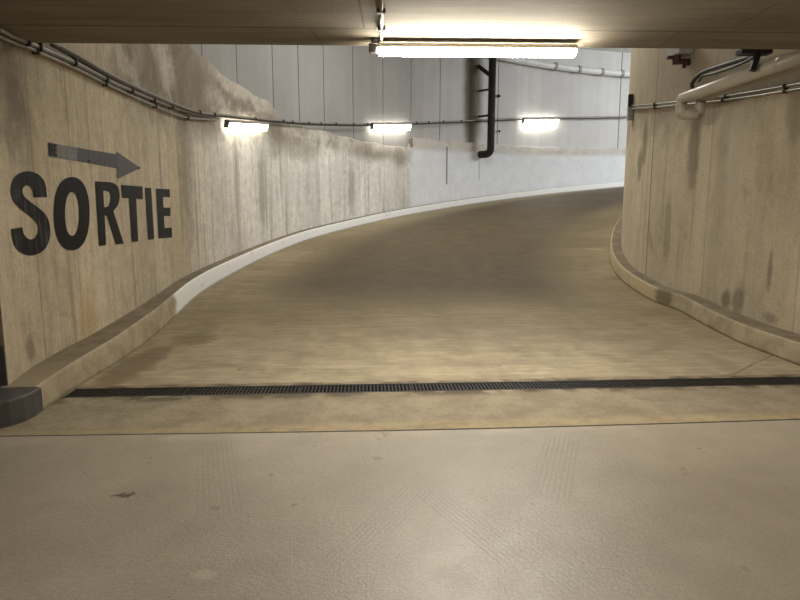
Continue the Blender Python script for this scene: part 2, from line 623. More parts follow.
def floor_mat():
    g = G('worn_screed_floor')
    x, y, _ = g.obj()
    P = g.comb(x, y)
    big = g.noise(P, .55, 4, .6, .4)
    mid = g.noise(P, 3.5, 6, .65)
    grain = g.noise(P, 95, 3, .75)
    col = g.mix(g.step(big, .32, .68), (.328, .285, .226), (.42, .373, .305))
    col = g.scale_col(col, g.rng(mid, .3, .7, .92, 1.07))
    col = g.scale_col(col, g.rng(grain, .3, .7, .80, 1.20))
    col = g.scale_col(col, g.rng(g.noise(P, 34, 5, .8), .3, .7, .90, 1.09))
    # faint sweeping tyre tracks
    for (a, b, w, k, n) in (((425, 490), (520, 565), .10, .30, 34.), ((565, 432), (550, 500), .13, .26, 30.), ((330, 575), (440, 470), .11, .20, 34.),
                            ((215, 438), (222, 520), .14, .16, 30.), ((500, 520), (600, 600), .14, .14, 34.)):
        A, B = at_z(*a), at_z(*b)
        d = (B - A)
        L = d.length
        d.normalize()
        al = g.add(g.mul(g.sub(x, A.x), d.x), g.mul(g.sub(y, A.y), d.y))
        ac = g.add(g.mul(g.sub(x, A.x), -d.y), g.mul(g.sub(y, A.y), d.x))
        mk = g.mul(g.step(g.m('ABSOLUTE', g.sub(al, L / 2)), L / 2 + .03, L / 2 - .12), g.step(g.m('ABSOLUTE', ac), w, w * .75))
        tread = g.step(g.add(g.m('SINE', g.mul(ac, n * 7)), g.mul(g.sub(mid, .5), 3.)), -.2, .6)
        mk = g.mul(mk, g.mul(tread, g.rng(mid, .35, .65, .4, 1.)))
        col = g.mix(g.mul(mk, k * 1.15), col, (.13, .11, .085))
    wob = g.noise(P, 11, 5, .7)
    q = at_z(125, 496)
    col = g.mix(g.mul(g.blob(x, y, q.x, q.y, .05, .028, g.noise(P, 26, 5, .75), 3.2, .3), .85), col, (.07, .055, .04))
    q = at_z(205, 575)
    col = g.mix(g.mul(g.blob(x, y, q.x, q.y, .05, .03, wob, 1.2, .5), .5), col, (.55, .5, .42))
    # specks
    sp = g.step(g.voro(P, 3.1), .022, .010)
    col = g.mix(g.mul(sp, .7), col, (.10, .08, .06))
    # paler worn line along the joint
    e = g.step(g.sub(g.add(4.01, g.mul(x, .075)), y), .16, .02)
    col = g.mix(g.mul(e, g.rng(mid, .35, .65, .15, .6)), col, (.48, .43, .34))
    rough = g.rng(g.noise(P, 5, 4), .3, .7, .27, .42)
    return g.done(col, rough, g.add(g.mul(grain, .5), g.mul(g.noise(P, 45, 4, .7), .8)), .45, .007, .55)


def apron_mat():
    g = G('rough_apron_concrete')
    x, y, _ = g.obj()
    P = g.comb(x, y)
    mid = g.noise(P, 3., 6, .65)
    grain = g.noise(P, 80, 3, .75)
    col = g.mix(g.step(mid, .35, .65), (.27, .225, .15), (.36, .305, .215))
    col = g.scale_col(col, g.rng(grain, .25, .75, .78, 1.18))
    col = g.scale_col(col, g.rng(g.noise(P, 20, 5, .75), .3, .7, .84, 1.14))
    d = g.sub(y, g.add(4.02, g.mul(x, .075)))
    oc = g.step(g.add(d, g.mul(g.sub(g.noise(P, 9, 6, .7), .5), .16)), .20, .12)
    col = g.mix(g.mul(oc, g.rng(g.noise(P, 9, 6, .75), .38, .64, .0, .75)), col, (.50, .375, .19))
    gr = g.step(d, .70, .86)
    col = g.mix(g.mul(gr, g.rng(g.noise(P, 4, 4), .40, .55, .0, .85)), col, (.085, .065, .04))
    return g.done(col, .75, g.add(grain, mid), .5, .01)


def ramp_mat():
    g = G('brushed_ramp_concrete')
    u, v, _ = g.uv()
    P = g.comb(u, v)
    big = g.noise(g.comb(g.mul(u, .28), g.mul(v, .7)), 1., 4, .6, .3)
    lines = g.noise(g.comb(g.mul(u, .8), g.mul(v, 11.)), 1., 5, .7)
    lanes = g.noise(g.comb(g.mul(u, 1.8), g.mul(v, .10)), 1., 4, .6)
    grain = g.noise(P, 80, 3, .75)
    mid = g.noise(P, 3., 6, .65, .5)
    col = g.mix(g.step(big, .33, .67), (.235, .182, .098), (.335, .272, .165))
    col = g.mix(g.step(v, 3.4, .2), col, g.scale_col((.41, .345, .235), g.rng(mid, .3, .7, .88, 1.1)))
    col = g.scale_col(col, g.rng(lines, .3, .7, .80, 1.14))
    col = g.scale_col(col, g.rng(lanes, .3, .7, .90, 1.08))
    col = g.scale_col(col, g.rng(g.noise(g.comb(g.mul(u, 3.), g.mul(v, 16.)), 1., 5, .75), .3, .7, .84, 1.14))
    col = g.scale_col(col, g.rng(mid, .3, .7, .86, 1.12))
    col = g.scale_col(col, g.rng(grain, .25, .75, .86, 1.12))
    # wheel-worn brown mid-ramp, darkened further to stand in for weaker light
    wear_shade = g.mul(g.step(v, 2.6, 5.2), g.step(g.m('ABSOLUTE', g.sub(u, 3.5)), 3.2, 1.6))
    col = g.mix(g.mul(wear_shade, g.rng(mid, .3, .7, .68, .96)), col, (.068, .047, .020))
    # damp by the curb
    wob = g.noise(P, 4.5, 5, .65, .4)
    for (cu, cv, ru, rv, k) in ((.22, 1.0, .20, .75, .6), (.5, 2.05, .25, .25, .5), (.95, .9, .25, .14, .25)):
        col = g.mix(g.mul(g.blob(u, v, cu, cv, ru, rv, wob, .8, .3), k), col, (.125, .09, .045))
    sp = g.step(g.voro(P, 1.5), .05, .025)
    col = g.mix(g.mul(sp, .75), col, (.09, .07, .04))
    ed = g.step(v, .32, .10)
    col = g.mix(g.mul(ed, g.rng(g.noise(g.comb(g.mul(u, 1.4), v), 3, 4), .42, .6, .1, .8)), col, (.10, .075, .045))
    # fine crack running off the drain
    al = g.sub(g.mul(g.sub(u, 5.6), .75), v)
    ck = g.mul(g.step(g.m('ABSOLUTE', g.add(al, g.mul(g.sub(mid, .5), .12))), .018, .006), g.step(u, 5.5, 5.8))
    col = g.mix(g.mul(ck, .6), col, (.09, .07, .045))
    return g.done(col, g.rng(big, .3, .7, .55, .75), g.add(g.mul(lines, 1.0), g.mul(grain, .4)), .45, .008, .35)


def ceil_mat():
    g = G('board_marked_ceiling')
    x, y, _ = g.obj()
    P = g.comb(x, y)
    st = g.noise(g.comb(g.mul(x, .8), g.mul(y, 14.)), 1., 4, .6)
    big = g.noise(g.comb(g.mul(x, .8), g.mul(y, 2.)), 1., 4)
    gn = g.noise(P, 50, 3, .7)
    col = g.mix(g.step(big, .3, .7), (.185, .16, .122), (.25, .22, .175))
    col = g.scale_col(col, g.rng(st, .3, .7, .86, 1.1))
    col = g.scale_col(col, g.rng(gn, .25, .75, .9, 1.08))
    # joint lines left by the formwork
    j = g.sub(y, g.add(4.86, g.mul(x, .033)))
    col = g.mix(g.mul(g.step(g.m('ABSOLUTE', g.add(j, g.mul(g.sub(gn, .5), .004))), .016, .004), .8), col, (.06, .045, .03))
    a = at_z(361, 12, 2.9)
    col = g.mix(g.mul(g.mul(g.step(g.m('ABSOLUTE', g.sub(x, a.x)), .013, .004), g.step(j, .02, 0.)), .75), col, (.06, .045, .03))
    for (p, q) in (((730, 30), (780, 2)), ((655, 50), (680, 32)), ((310, 28), (322, 45))):
        A, B = at_z(*p, 2.9), at_z(*q, 2.9)
        d = B - A
        L = d.length
        d.normalize()
        al = g.add(g.mul(g.sub(x, A.x), d.x), g.mul(g.sub(y, A.y), d.y))
        ac = g.add(g.mul(g.sub(x, A.x), -d.y), g.mul(g.sub(y, A.y), d.x))
        mk = g.mul(g.step(g.m('ABSOLUTE', g.sub(al, L / 2)), L / 2, L / 2 - .05), g.step(g.m('ABSOLUTE', ac), .012, .004))
        col = g.mix(g.mul(mk, .5), col, (.07, .055, .04))
    pt = g.mul(g.step(g.noise(P, 5., 5, .7), .66, .72), .6)
    col = g.mix(pt, col, (.14, .11, .08))
    return g.done(col, .85, g.add(st, gn), .3, .008)


def curb_mat(name, outer):
    g = G(name)
    u, v, _ = g.uv()
    P = g.comb(u, v)
    n1 = g.noise(P, 3.5, 6, .68, .4)
    n2 = g.noise(P, 40, 3, .7)
    if outer:
        col = g.mix(g.step(n1, .35, .65), (.31, .255, .165), (.42, .355, .25))
        w = g.step(g.add(u, g.mul(g.sub(n1, .5), .5)), WHITE_S - .12, WHITE_S + .12)
        wc = g.mix(g.mul(g.step(n1, .60, .70), .5), (.82, .83, .82), (.5, .44, .35))
        wc = g.mix(g.mul(g.step(g.noise(P, 1.3, 5, .7), .62, .66), .35), wc, (.5, .4, .3))
        col = g.mix(w, col, wc)
    else:
        col = g.mix(g.step(n1, .35, .65), (.30, .25, .165), (.42, .36, .25))
        s0, _z = RW.hit(676, 300)
        far = g.step(u, s0 - .06, s0 + .1)
        col = g.mix(far, col, g.scale_col((.47, .385, .24), g.rng(n1, .3, .7, .9, 1.08)))
        col = g.mix(g.mul(g.blob(u, v, s0 - .02, .13, .22, .2, n1, .9, .3), .8), col, (.13, .10, .055))
    col = g.scale_col(col, g.rng(n2, .25, .75, .9, 1.08))
    # dark line along the foot, stronger on the inner curb
    col = g.mix(g.mul(g.step(g.add(v, g.mul(g.sub(n1, .5), .03)), .035, .008), .55 if outer else .9), col, (.10, .075, .04))
    return g.done(col, .75, n2, .25, .006)


def curbtop_mat():
    g = G('dirty_curb_top')
    u, v, _ = g.uv()
    P = g.comb(u, v)
    n1 = g.noise(P, 4., 5, .65)
    n2 = g.noise(P, 60, 3, .7)
    col = g.mix(g.step(n1, .3, .7), (.165, .133, .088), (.265, .215, .145))
    col = g.mix(g.mul(g.step(u, 1.3, .3), .75), col, (.34, .28, .19))
    col = g.scale_col(col, g.rng(n2, .25, .75, .85, 1.12))
    return g.done(col, .9, n2, .4, .008)


OSs = arclen(O)
WHITE_S = next(s for s, p in zip(OSs, O) if p[1] > 8.05)
M = dict(
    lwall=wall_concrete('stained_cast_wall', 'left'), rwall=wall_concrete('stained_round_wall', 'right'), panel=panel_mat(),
    floor=floor_mat(), apron=apron_mat(), ramp=ramp_mat(), ceil=ceil_mat(),
    ocurb=curb_mat('white_painted_curb', True), icurb=curb_mat('bare_concrete_curb', False), ctop=curbtop_mat(),
    groove=plain('dark_joint', (.05, .045, .04), .9),
    greypaint=plain('charcoal_grey_paint', (.070, .067, .066), .55, 0, .25, 6),
    pale=plain('pale_render', (.72, .72, .70), .8),
    garage=plain('grey_garage_render', (.42, .37, .30), .85), endwall=plain('dim_end_wall', (.27, .225, .155), .85),
    conduit=plain('galvanised_conduit', (.27, .25, .215), .4, .35),
    cable=plain('black_cable', (.02, .018, .016), .5),
    clip=plain('dark_saddle_clip', (.03, .026, .022), .6),
    pvc=plain('grey_plastic_pipe', (.40, .365, .30), .35, 0, .06, 4),
    palepipe=plain('pale_pipe', (.70, .71, .70), .5, 0, .06, 4),
    blackpipe=plain('black_iron_pipe', (.016, .0145, .013), .8),
    black=plain('black_steel', (.02, .018, .016), .5, .3),
    iron=plain('cast_iron_grate', (.022, .020, .018), .5, .2, .3, 14),
    dark=plain('black_channel', (.01, .009, .008), .9),
    lamp=plain('lamp_housing', (.36, .33, .28), .5),
    cap=plain('lamp_end_cap', (.10, .09, .08), .5),
    valve=plain('dark_red_fitting', (.06, .022, .02), .45, .2),
    boxgrey=plain('grey_box', (.34, .32, .29), .5),
    glow=glow('lit_diffuser', (1.0, .915, .76), 195.),
    glow_wall=glow('lit_wall_diffuser', (1.0, .94, .80), 14.),
    glow_back=glow('lit_garage_diffuser', (1.0, .89, .74), 31.),
)


def paint(name, dark, light, scuff):
    g = G(name)
    n = g.N.new('ShaderNodeTexCoord')
    x, y, z = g.sep(n.outputs['Object'])
    st = g.noise(g.comb(g.mul(y, 16.), g.mul(z, 2.5)), 1., 5, .7)
    f = g.noise(n.outputs['Object'], 30., 4, .7)
    col = g.mix(g.mul(g.step(st, .48, .68), scuff), dark, light)
    col = g.scale_col(col, g.rng(f, .25, .75, .85, 1.15))
    return g.done(col, g.rng(st, .3, .7, .38, .55), f, .1, .003, .12)


M['letter'] = paint('worn_black_paint', (.012, .012, .013), (.03, .03, .03), .6)
M['scuffed'] = paint('scuffed_black_paint', (.011, .011, .012), (.085, .08, .075), .9)
M['arrow'] = paint('grey_paint', (.095, .095, .105), (.06, .058, .062), .7)
M['arrowlight'] = paint('light_grey_paint', (.21, .205, .20), (.13, .125, .12), .6)
M['arrowhead'] = paint('mid_grey_paint', (.105, .103, .108), (.15, .145, .145), .6)

# ------------------------------------------------------------------ floor, apron, ramp
def jointY(x):           # edge between the garage floor and the ramp apron
    return 4.0 + .04 * x if x < 0 else 4.0 + .06 * x + .006 * x * x


def drainY(x):           # near edge of the trench drain
    return 4.948 + .060 * x


DW = .20
xs = [-10 + .25 * i for i in range(81)]
rows, uvr = [], []
for k, (fy) in enumerate([lambda x: -9., lambda x: 0., lambda x: 2.5, lambda x: jointY(x) - .012]):
    rows.append([(x, fy(x), .004) for x in xs])
    uvr.append([(x, fy(x)) for x in xs])
bm = grid_mesh(rows, uvr)
bmesh.ops.recalc_face_normals(bm, faces=bm.faces)
for f in bm.faces:
    if f.normal.z < 0:
        f.normal_flip()
struct('floor', bm, M['floor'])
rows = [[(x, jointY(x) - .013, .0045) for x in xs], [(x, jointY(x) + .004 + .006 * max(0, min(1, x + .8)), .0045) for x in xs]]
struct('trim_1', grid_mesh(rows, rows), M['groove'])
rows = [[(x, fy(x), z) for x in xs] for fy, z in ((lambda x: jointY(x) + .006, -.05), (lambda x: jointY(x) + .012, 0), (lambda x: (jointY(x) + drainY(x)) / 2, 0), (lambda x: drainY(x) - .02, 0), (lambda x: drainY(x) - .018, -.1))]
bm = grid_mesh(rows, [[(p[0], p[1]) for p in r] for r in rows])
for f in bm.faces:
    if f.normal.z < -.1:
        f.normal_flip()
apron = struct('floor_apron', bm, M['apron'])

# ramp surface: from the far lip of the drain up round the bend
CS = [(a + b) / 2 for a, b in zip(arclen(O), arclen(I))]
kr = next(i for i in range(NF) if O[i][1] > drainY(O[i][0]) + DW + .05 and I[i][1] > drainY(I[i][0]) + DW + .05)
NV = 14
rows, uvr = [], []


def lip(x):
    return (x, drainY(x) + DW + .02)


w0, w1 = O[kr - 1], I[kr - 1]
xa, xb = O[kr][0] - .02, I[kr][0] + .02
for zz in (-.1, 0.):
    rows.append([(*lip(xa + (xb - xa) * j / NV), zz) for j in range(NV + 1)])
    uvr.append([((xb - xa) * j / NV, 0.) for j in range(NV + 1)])
base_s = CS[kr] - .25
for i in range(kr, NF):
    a, b = O[i], I[i]
    L = math.hypot(b[0] - a[0], b[1] - a[1])
    rows.append([(a[0] + (b[0] - a[0]) * j / NV, a[1] + (b[1] - a[1]) * j / NV, Z[i] + (ZI[i] - Z[i]) * j / NV) for j in range(NV + 1)])
    uvr.append([(L * j / NV, CS[i] - base_s) for j in range(NV + 1)])
bm = grid_mesh(rows, uvr)
for f in bm.faces:
    if f.normal.z < -.1:
        f.normal_flip()
struct('floor_ramp', bm, M['ramp'], smooth=True)

# channel under the grate
def strip(fa, fb, x0, x1, n, za, zb):
    X = [x0 + (x1 - x0) * i / n for i in range(n + 1)]
    r = [[(x, fa(x), za) for x in X], [(x, fb(x), zb) for x in X]]
    return grid_mesh(r, r)


# ------------------------------------------------------------------ trench drain
DX0, DX1 = -2.775, 3.95
gd = thing('trench_drain', (0.6, drainY(.6) + .1, 0), 'long narrow black trench drain with iron grating across the foot of the ramp', 'drain')
bm = bmesh.new()
d1 = Vector((1, .060, 0)).normalized()
d2 = Vector((-d1.y, d1.x, 0))


def dpt(x, w, z):
    return Vector((x, drainY(x), z)) + d2 * w


def dbox(bm, x0, x1, wa, wb, za, zb):
    a, b = dpt(x0, wa, za), dpt(x1, wb, zb)
    c = (dpt(x0, wa, za) + dpt(x1, wb, zb)) / 2
    L = (x1 - x0) / d1.x / 2
    box(bm, dpt((x0 + x1) / 2, (wa + wb) / 2, (za + zb) / 2), d1 * L, d2 * (wb - wa) / 2, Vector((0, 0, (zb - za) / 2)))


dbox(bm, DX0, DX1, -.02, DW + .02, -.14, -.12)
link('channel', bm, M['dark'], gd)
bm = bmesh.new()
dbox(bm, DX0, DX1, -.022, 0., -.11, .002)
dbox(bm, DX0, DX1, DW, DW + .022, -.11, .002)
link('frame', bm, M['iron'], gd)
npan = 7
pl = (DX1 - DX0) / npan
for k in range(npan):
    bm = bmesh.new()
    x0, x1 = DX0 + k * pl + .004, DX0 + (k + 1) * pl - .004
    for wv in (.004, .05, .098, .146, .186):
        dbox(bm, x0, x1, wv, wv + .010, -.028, -.003)
    nb = int((x1 - x0) / .031)
    for q in range(nb + 1):
        xx = x0 + (x1 - x0 - .012) * q / nb
        dbox(bm, xx, xx + .011, .004, .196, -.028, .0)
    link('grating', bm, M['iron'], gd)

# ------------------------------------------------------------------ cast lower wall on the outer side
led_px = [(150, 20), (180, 34), (205, 58), (222, 73), (240, 85), (256, 95), (268, 101), (275, 109), (283, 122), (300, 125.5), (325, 131), (350, 138), (380, 144), (409, 148)]
led = [LW.hit(*p) for p in led_px]
led2 = [LW.hit(*p) for p in [(412, 137), (440, 140), (490, 144), (540, 147), (590, 148), (628, 148)]]
led_all = led + led2


def zledge(s):
    if s <= led_all[0][0]:
        return max(led_all[0][1], 4.6)
    for a, b in zip(led_all, led_all[1:]):
        if s <= b[0]:
            return a[1] + (b[1] - a[1]) * (s - a[0]) / max(b[0] - a[0], 1e-6)
    return led_all[-1][1] + (s - led_all[-1][0]) * .06


def ramp_z_at(x, y):
    best = min(range(NF), key=lambda i: (O[i][0] - x) ** 2 + (O[i][1] - y) ** 2)
    return Z[best]


BACK = -.09
Ltot = LW.S[-1]
SS = sorted(set(LW.S + [a[0] for a in led_all] + [led[-1][0] + .02]))
SS = [s for s in SS if 0 <= s < Ltot]
rows, uvr, uv2 = [], [], []
for s in SS:
    p = LW.at(s, 0)
    z0 = ramp_z_at(p.x, p.y) - .15
    zt = zledge(s) + .018 * math.sin(s * 5.1) + .012 * math.sin(s * 13.7)
    col, uc = [], []
    for j in range(9):
        z = z0 + (zt - .03 - z0) * j / 8
        col.append(LW.at(s, z))
        uc.append((s, z))
    col += [LW.at(s, zt - .008, -.012), LW.at(s, zt, -.035), LW.at(s, zt + .006, BACK - .03)]
    uc += [(s, zt), (s, zt + .02), (s, zt + .08)]
    rows.append(col)
    uvr.append(uc)
    uv2.append([(s, zt - q[1]) for q in uc])
bm = grid_mesh(rows, uvr, uv2)
bmesh.ops.recalc_face_normals(bm, faces=bm.faces)
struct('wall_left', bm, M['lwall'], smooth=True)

# precast upper panels, each a flat facet with an open dark joint
jx = [204, 238, 273.5, 299, 324, 353, 383, 411, 440, 470, 498, 620]
js = [LW.spot(x, 100, BACK)[0] for x in jx]
first = [js[0] - 1.7 * k for k in range(1, 8) if js[0] - 1.7 * k > .1][::-1]
edges = [0.05] + first + js + [js[-1] + 2.8, js[-1] + 5.6, js[-1] + 8.4]
edges = [e for e in edges if e < Ltot - .1]
bm = bmesh.new()
lay = bm.loops.layers.uv.new('UVMap')
ZC = 7.62
for a, b in zip(edges, edges[1:]):
    n = max(1, int((b - a) / 1.3)) if b > js[-2] else 1
    for k in range(n):
        s0 = a + (b - a) * k / n + (.014 if k == 0 else 0)
        s1 = a + (b - a) * (k + 1) / n - (.014 if k == n - 1 else 0)
        z0 = min(zledge(s0), zledge(s1)) - .6
        vs = [bm.verts.new(LW.at(s, z, BACK)) for s, z in ((s0, z0), (s1, z0), (s1, ZC), (s0, ZC))]
        f = bm.faces.new(vs)
        for lp, q in zip(f.loops, ((s0, z0), (s1, z0), (s1, ZC), (s0, ZC))):
            lp[lay].uv = q
        for ss, sd in ((s0, k == 0), (s1, k == n - 1)):
            if sd:
                e = [bm.verts.new(LW.at(ss, z, BACK - w)) for z, w in ((z0, 0), (ZC, 0), (ZC, .06), (z0, .06))]
                bm.faces.new(e)
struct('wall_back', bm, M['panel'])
rows = [[LW.at(s, z, BACK - .05) for z in (1., ZC)] for s in SS]
struct('trim_2', grid_mesh(rows, rows), M['groove'])

# wall end facing the garage, dark painted at the foot
bm = bmesh.new()
lay = bm.loops.layers.uv.new('UVMap')
q = [(-9.5, 4.45, -.1), (-2.998, 4.45, -.1), (-2.998, 4.45, 3.1), (-9.5, 4.45, 3.1)]
f = bm.faces.new([bm.verts.new(p) for p in q])
for lp, p in zip(f.loops, q):
    lp[lay].uv = (-2.95 - p[0], p[2])
wl = struct('wall_front', bm, M['endwall'])
bm = bmesh.new()
zt = at_d(0, 346, 4.44).z
box(bm, (-6.2, 4.445, zt / 2), (3.202, 0, 0), (0, .006, 0), (0, 0, zt / 2))
struct('baseboard_front', bm, M['greypaint'])

# ------------------------------------------------------------------ inner round wall
SI = [i * .2 for i in range(int(RW.S[-1] / .2))]
rows, uvr = [], []
facets = [RW.hit(x, 200)[0] for x in (651,)]
for s in SI:
    rows.append([RW.at(s, z) for z in (-.2, 1, 2, 3, 4.5, 6, ZC)])
    uvr.append([(s, z) for z in (-.2, 1, 2, 3, 4.5, 6, ZC)])
bm = grid_mesh(rows, uvr)
bmesh.ops.recalc_face_normals(bm, faces=bm.faces)
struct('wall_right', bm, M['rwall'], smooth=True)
bm = bmesh.new()
lay = bm.loops.layers.uv.new('UVMap')
p0 = RW.at(0, 0)
q = [(p0.x, p0.y, -.1), (10, p0.y, -.1), (10, p0.y, 3.1), (p0.x, p0.y, 3.1)]
f = bm.faces.new([bm.verts.new(p) for p in q])
for lp, p in zip(f.loops, q):
    lp[lay].uv = (p[0] - 8, p[2])
struct('wall_front', bm, M['rwall'])

# ------------------------------------------------------------------ curbs
def curb(name, P, N, widths, i0, i1, mface, loc, label, hgts, ZZ):
    t = thing(name, loc, label, 'curb')
    t['kind'] = 'thing'
    S = arclen(P)
    rows, uvr = [], []
    for i in range(i0, i1):
        z, hgt = ZZ[i], hgts[i]
        p, n = P[i], N[i]
        def q(w, zz): return (p[0] + n[0] * w, p[1] + n[1] * w, z + zz)
        rows.append([q(.0, -.06), q(.0, 0.), q(.012, hgt * .5), q(.022, hgt - .02), q(.028, hgt - .006), q(.045, hgt)])
        uvr.append([(S[i], -.06), (S[i], 0.), (S[i], hgt * .5), (S[i], hgt - .02), (S[i], hgt - .006), (S[i], hgt)])
    bm = grid_mesh(rows, uvr)
    bmesh.ops.recalc_face_normals(bm, faces=bm.faces)
    link('curb_face', bm, mface, t, smooth=True)
    rows, uvr = [], []
    for i in range(i0, i1):
        z, hgt, width = ZZ[i], hgts[i], widths[i]
        p, n = P[i], N[i]
        rows.append([(p[0] + n[0] * w, p[1] + n[1] * w, z + hgt + d) for w, d in ((.045, 0), (width * .6, .004), (width + .02, .004))])
        uvr.append([(S[i], w) for w in (.045, .1, width + .02)])
    bm = grid_mesh(rows, uvr)
    bmesh.ops.recalc_face_normals(bm, faces=bm.faces)
    for f in bm.faces:
        if f.normal.z < 0:
            f.normal_flip()
    link('curb_top', bm, M['ctop'], t, smooth=True)
    return t


ic = next(i for i in range(NF) if O[i][1] > 4.39)
oc = curb('curb', O, NO, OWD, ic, NF, M['ocurb'], (O[ic][0] - .1, O[ic][1], 0), 'long curved curb below the painted lettering wall, white along the bend, with dark grey end', OHT, Z)
# charcoal painted nose of the outer curb, rounding the wall end
c = O[ic]
nose = [(c[0] - .001, c[1]), (c[0] + .015, c[1] - .13), (c[0] + .01, c[1] - .24), (c[0] - .03, c[1] - .34), (c[0] - .10, c[1] - .41), (c[0] - .22, c[1] - .445), (-3.5, c[1] - .46),
        (-3.5, 4.44), (-3.0, 4.44), (-2.97, 4.46)]
# keep the top edge crisp but rounded
bm = prism(bmesh.new(), nose, -.03, CURB_H + .006)
top = [e for e in bm.edges if all(v.co.z > .1 for v in e.verts)]
bmesh.ops.bevel(bm, geom=top, offset=.018, segments=3, profile=.5, affect='EDGES')
n = link('painted_end', bm, M['greypaint'], oc)
n['label'] = 'charcoal grey painted rounded end'

icurb = curb('curb', I, NI, IWD, 0, NF, M['icurb'], (I[8][0] + .15, I[8][1], 0), 'bare concrete curb at the foot of the round wall below the grey pipes', [.215] * NF, ZI)

# ------------------------------------------------------------------ ceilings
bm = bmesh.new()
E0, E1 = 5.34 + .032 * -9.5, 5.34 + .032 * 10
prism(bm, [(-9.5, -9), (10, -9), (10, E1), (-9.5, E0)], 2.9, 3.5)
struct('ceiling', bm, M['ceil'])
# ceiling high over the bend
bm = prism(bmesh.new(), [(-4.5, 4.2), (16, 4.2), (27, 9), (27, 25.5), (-4.5, 25.5)], ZC, ZC + .3)
struct('ceiling_upper', bm, M['pale'])
# shallow downstand beam under it
a, b = at_d(588, 59, 22.3), at_d(632, 48.5, 19.5)
d = (b - a)
d.z = 0
d.normalize()
bm = bmesh.new()
ctr = Vector(((a.x + b.x) / 2, (a.y + b.y) / 2, ZC - .09)) + d * 1.5
box(bm, ctr, d * 3.2, Vector((-d.y, d.x, 0)) * .18, (0, 0, .1))
struct('ceiling_beam', bm, M['pale'])
# slab edge downstand where the pipes come through
# garage shell behind the viewer
for nm, q in (('wall_rear', [(-9.5, -9, 0), (10, -9, 0), (10, -9, 3), (-9.5, -9, 3)]), ('wall_side', [(-9.5, -9, 0), (-9.5, 4.5, 0), (-9.5, 4.5, 3), (-9.5, -9, 3)]),
              ('wall_side', [(10, -9, 0), (10, 5, 0), (10, 5, 3), (10, -9, 3)])):
    bm = bmesh.new()
    bm.faces.new([bm.verts.new(p) for p in q])
    struct(nm, bm, M['garage'])

# ------------------------------------------------------------------ lettering
SH = Vector((0, 0, 0))


def decal(name, px, mat, parent, holes=(), lift=.006):
    """a painted shape lying on the wall, outline surveyed on the photograph"""
    loops = [px] + list(holes)
    flat = [[Vector((x, y, 0)) for x, y in lp] for lp in loops]
    tris = tessellate_polygon(flat)
    pts = [p for lp in loops for p in lp]
    bm = bmesh.new()
    vs = [bm.verts.new((x, y, 0)) for x, y in pts]
    for t in tris:
        try:
            bm.faces.new([vs[i] for i in t])
        except ValueError:
            pass
    x = min(p[0] for p in pts)
    while x < max(p[0] for p in pts):
        bmesh.ops.bisect_plane(bm, geom=bm.verts[:] + bm.edges[:] + bm.faces[:], plane_co=(x, 0, 0), plane_no=(1, 0, 0))
        x += 2.
    for v in bm.verts:
        v.co = LW.pt(v.co.x, v.co.y, lift)
    bmesh.ops.recalc_face_normals(bm, faces=bm.faces)
    return link(name, bm, mat, parent)


def c1(pts): return [(x * .3, 120 + y * .3) for x, y in pts]
def c2(pts): return [(x * .25, 100 + y * .25) for x, y in pts]


def smooth_loop(P, k=4):
    n = len(P)
    out = []
    for i in range(n):
        p0, p1, p2, p3 = P[i - 1], P[i], P[(i + 1) % n], P[(i + 2) % n]
        for j in range(k):
            t = j / k
            out.append(tuple(.5 * (2 * b + (c - a) * t + (2 * a - 5 * b + 4 * c - d) * t * t + (3 * b - a - 3 * c + d) * t ** 3) for a, b, c, d in zip(p0, p1, p2, p3)))
    return out


def oval(x0, x1, y0, y1, e=2.3, n=44, sk=0.):
    out = []
    for i in range(n):
        a = 2 * PI * i / n
        cx, sy = math.cos(a), math.sin(a)
        x = (x0 + x1) / 2 + (x1 - x0) / 2 * math.copysign(abs(cx) ** (2 / e), cx)
        y = (y0 + y1) / 2 + (y1 - y0) / 2 * math.copysign(abs(sy) ** (2 / e), sy)
        out.append((x, y + sk * (x - (x0 + x1) / 2)))
    return out


def open_smooth(P, k=4):
    return [tuple(q) for q in crom(P, k)]


w0 = LW.pt(100, 213, .004)
word = thing('wall_lettering', w0, 'large black painted word SORTIE on the stained concrete wall', 'sign')
s_out = open_smooth([(157, 257), (152, 216), (138, 190), (116, 175), (92, 171), (68, 176), (48, 193), (38, 220), (38, 248), (48, 274), (70, 297), (98, 318), (117, 336), (127, 355), (127, 374), (119, 390), (104, 398), (90, 393), (80, 380), (75, 357)]) \
    + open_smooth([(38, 363), (44, 403), (57, 430), (76, 445), (101, 451), (128, 446), (150, 430), (164, 402), (168, 370), (163, 337), (149, 311), (124, 289), (97, 269), (80, 252), (75, 236), (79, 224), (90, 218), (102, 222), (110, 236), (113, 258)])
decal('letter', c1(s_out), M['scuffed'], word)
decal('letter', c1(oval(180, 299, 190, 434)), M['letter'], word, [c1(oval(217, 264, 240, 386, 2.2))[::-1]])
r_out = [(380, 325), (432, 328)] + open_smooth([(452, 331), (470, 344), (478, 368), (478, 398), (470, 424), (454, 444)], 3) + [(495, 574), (464, 578), (428, 463), (419, 462), (425, 580), (397, 584)]
r_in = [(413, 362), (430, 364)] + open_smooth([(436, 367), (442, 380), (441, 408), (434, 424)], 3) + [(427, 428), (417, 428)]
decal('letter', c2(r_out), M['letter'], word, [c2(r_in)[::-1]])
decal('letter', c2([(485, 339), (570, 346), (572, 397), (545, 395), (553, 565), (528, 568), (516, 393), (488, 391)]), M['letter'], word)
decal('letter', c2([(580, 350), (605, 352), (617, 556), (593, 559)]), M['letter'], word)
decal('letter', c2([(624, 354), (679, 357), (680, 389), (652, 387), (654, 430), (682, 431), (682, 464), (656, 463), (659, 512), (687, 510), (689, 549), (635, 554)]), M['letter'], word)

